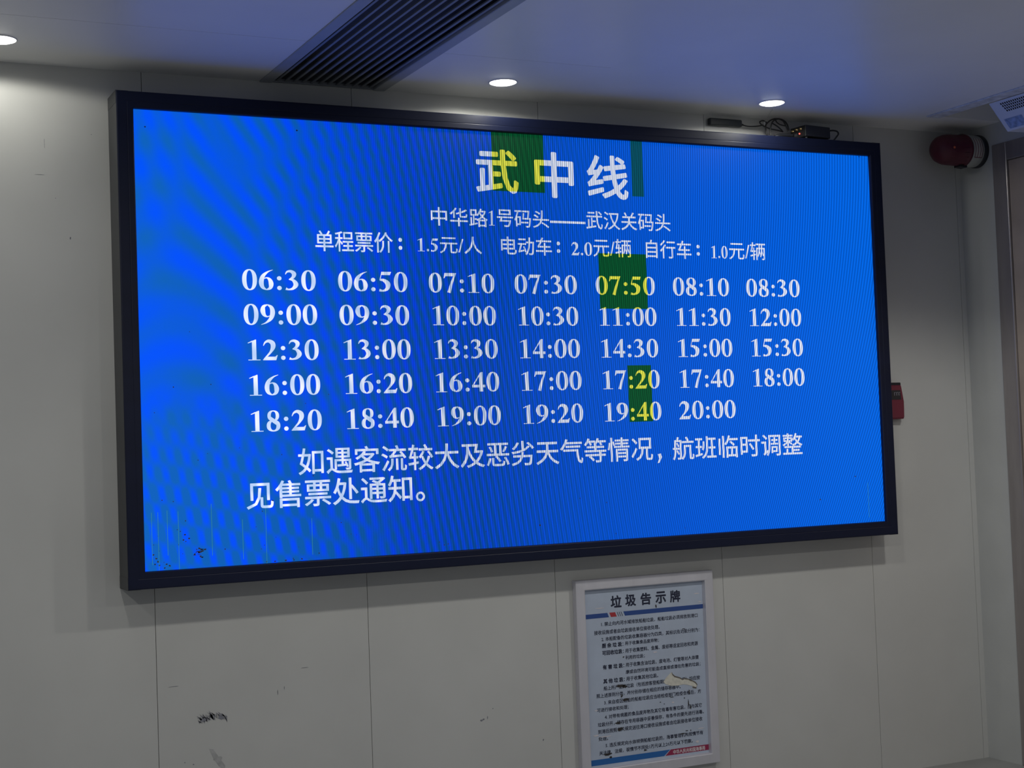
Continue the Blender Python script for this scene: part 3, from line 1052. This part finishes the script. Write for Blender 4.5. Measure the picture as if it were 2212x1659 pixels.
LINES = [
    (1.839, 2.296, -0.345, '1. 禁止向内河水域排放船舶垃圾，船舶垃圾必须排放到港口'),
    (1.805, 2.111, -0.377, '接收设施或者由垃圾接收单位接收处理。'),
    (1.838, 2.304, -0.405, '2. 本船配备的垃圾收集容器分为四类，其标识及功能分别为：'),
    (1.945, 2.105, -0.431, '用于收集食品废弃物；'),
    (1.945, 2.292, -0.460, '用于收集塑料、金属、废纸等适宜回收和资源'),
    (1.945, 2.035, -0.488, '利用的垃圾；'),
    (1.945, 2.293, -0.517, '用于收集含油垃圾、废电池、灯管等对人体健'),
    (1.944, 2.301, -0.546, '康或自然环境可能造成直接或潜在危害的垃圾；'),
    (1.945, 2.095, -0.573, '用于收集其他垃圾。'),
    (1.839, 2.295, -0.601, '船上所产生的垃圾（包括旅客登船期间产生的垃圾）均应按'),
    (1.805, 2.200, -0.629, '照上述原则分类，并分别存储在相应的储存容器中。'),
    (1.839, 2.298, -0.658, '3. 来自疫区船舶的船舶垃圾应当经检疫部门检疫合格后，方'),
    (1.805, 1.951, -0.686, '可进行接收和处理；'),
    (1.839, 2.299, -0.715, '4. 对带有病菌的食品废弃物及其它有毒有害垃圾，应与其它'),
    (1.806, 2.307, -0.743, '垃圾分开，储存在专用容器中妥善保存，有条件的要先进行消毒。'),
    (1.806, 2.299, -0.771, '到港后按照有关规定送往港口接收设施或者由垃圾接收单位接收'),
    (1.807, 1.850, -0.799, '处理。'),
    (1.838, 2.300, -0.828, '5. 违反规定向水体倾倒船舶垃圾的，海事管理机构按情节有'),
    (1.808, 2.248, -0.856, '关法律、法规，视情节不同处1万元以上20万元以下罚款。'),
]
for x0, x1, z, s in LINES:
    b = B()
    add_text(b, s, x0, x1, z - 0.0085, z + 0.0085, PY, 0.020, res=1)
    b.build('body_text', 'ink', poster, recalc=False)
for z, s, x1 in ((-0.431, '厨 余 垃 圾：', 1.937), (-0.460, '可回收垃圾：', 1.937), (-0.517, '有 害 垃 圾：', 1.937), (-0.573, '其 他 垃 圾：', 1.937)):
    b = B()
    add_text(b, s, 1.839, x1, z - 0.009, z + 0.009, PY, 0.040, res=1)
    b.build('body_text', 'ink', poster, recalc=False)
b = B()
b.plane_poly([(PX0, -0.9025), (2.108, -0.9025), (2.138, -0.8795), (PX0, -0.8795)], PY)
b.build('footer_band', 'plblue', poster, recalc=False)
b = B()
b.plane_poly([(2.114, -0.9025), (PX1, -0.9025), (PX1, -0.8795), (2.141, -0.8795)], PY)
ft = b.build('footer_band', 'pmaroon', poster, recalc=False)
b = B()
add_text(b, '中华人民共和国海事局', 2.152, 2.306, -0.900, -0.8835, PY - 0.0004, 0.02, res=1)
b.build('footer_text', 'pwhite', poster, recalc=False)
# torn away paper and grime
TORN = [(2.118, -0.603), (2.130, -0.588), (2.145, -0.576), (2.160, -0.566), (2.164, -0.574), (2.174, -0.583), (2.195, -0.590), (2.211, -0.599), (2.222, -0.597), (2.236, -0.600), (2.254, -0.608), (2.272, -0.617), (2.281, -0.628),
        (2.276, -0.640), (2.258, -0.634), (2.235, -0.626), (2.214, -0.622), (2.185, -0.624), (2.155, -0.622), (2.130, -0.613)]
b = B()
b.plane_poly(TORN, PY - 0.0006)
o = b.build('torn_patch', 'torn', poster, recalc=False)
o['label'] = 'cream patch of torn paper'
b = B()
n = len(TORN)
for k in range(3, 14):
    (xa, za), (xb, zb) = TORN[k], TORN[k + 1]
    b.plane_poly([(xa, za), (xb, zb), (xb - 0.001, zb - 0.0035 - random.uniform(0, .003)), (xa - 0.001, za - 0.0035 - random.uniform(0, .003))], PY - 0.0009)
b.build('torn_patch', 'tear_edge', poster, recalc=False)
for cx, cz, rx, rz in ((1.918, -0.597, .020, .006), (1.934, -0.603, .015, .005), (1.908, -0.770, .013, .006), (1.899, -0.745, .014, .0035), (1.920, -0.640, .004, .006), (1.938, -0.656, .012, .006), (1.935, -0.484, .003, .003),
                       (2.216, -0.678, .003, .003), (2.235, -0.700, .0022, .013), (2.245, -0.715, .002, .010), (2.240, -0.655, .003, .012), (2.098, -0.292, .003, .007), (1.845, -0.864, .018, .005), (1.86, -0.876, .006, .004),
                       (2.20, -0.822, .012, .0022), (2.222, -0.812, .006, .002), (2.24, -0.812, .002, .004), (2.10, -0.683, .003, .0018), (2.118, -0.692, .003, .0015), (2.155, -0.668, .009, .0014), (2.225, -0.395, .008, .0018), (2.02, -0.868, .008, .003)):
    b = B()
    b.plane_poly(blob(cx, cz, rx, rz, 11, 0.45), PY - 0.0007)
    b.build('grime_spot', 'grime', poster, recalc=False)
for cx, cz, rx, rz in ((2.085, -0.478, .009, .0022), (2.295, -0.255, .016, .0018), (1.795, -0.784, .012, .003), (1.84, -0.792, .03, .0018), (2.29, -0.810, .016, .0018), (2.27, -0.862, .008, .005), (1.80, -0.685, .008, .002), (1.835, -0.28, .02, .0015), (2.31, -0.29, .008, .002), (2.16, -0.69, .006, .003)):
    b = B()
    b.plane_poly(blob(cx, cz, rx, rz, 11, 0.3), PY - 0.0005)
    b.build('scratch', 'pwhite', poster, recalc=False)

for o in bpy.data.objects:
    if '_o' in o:
        del o['_o']
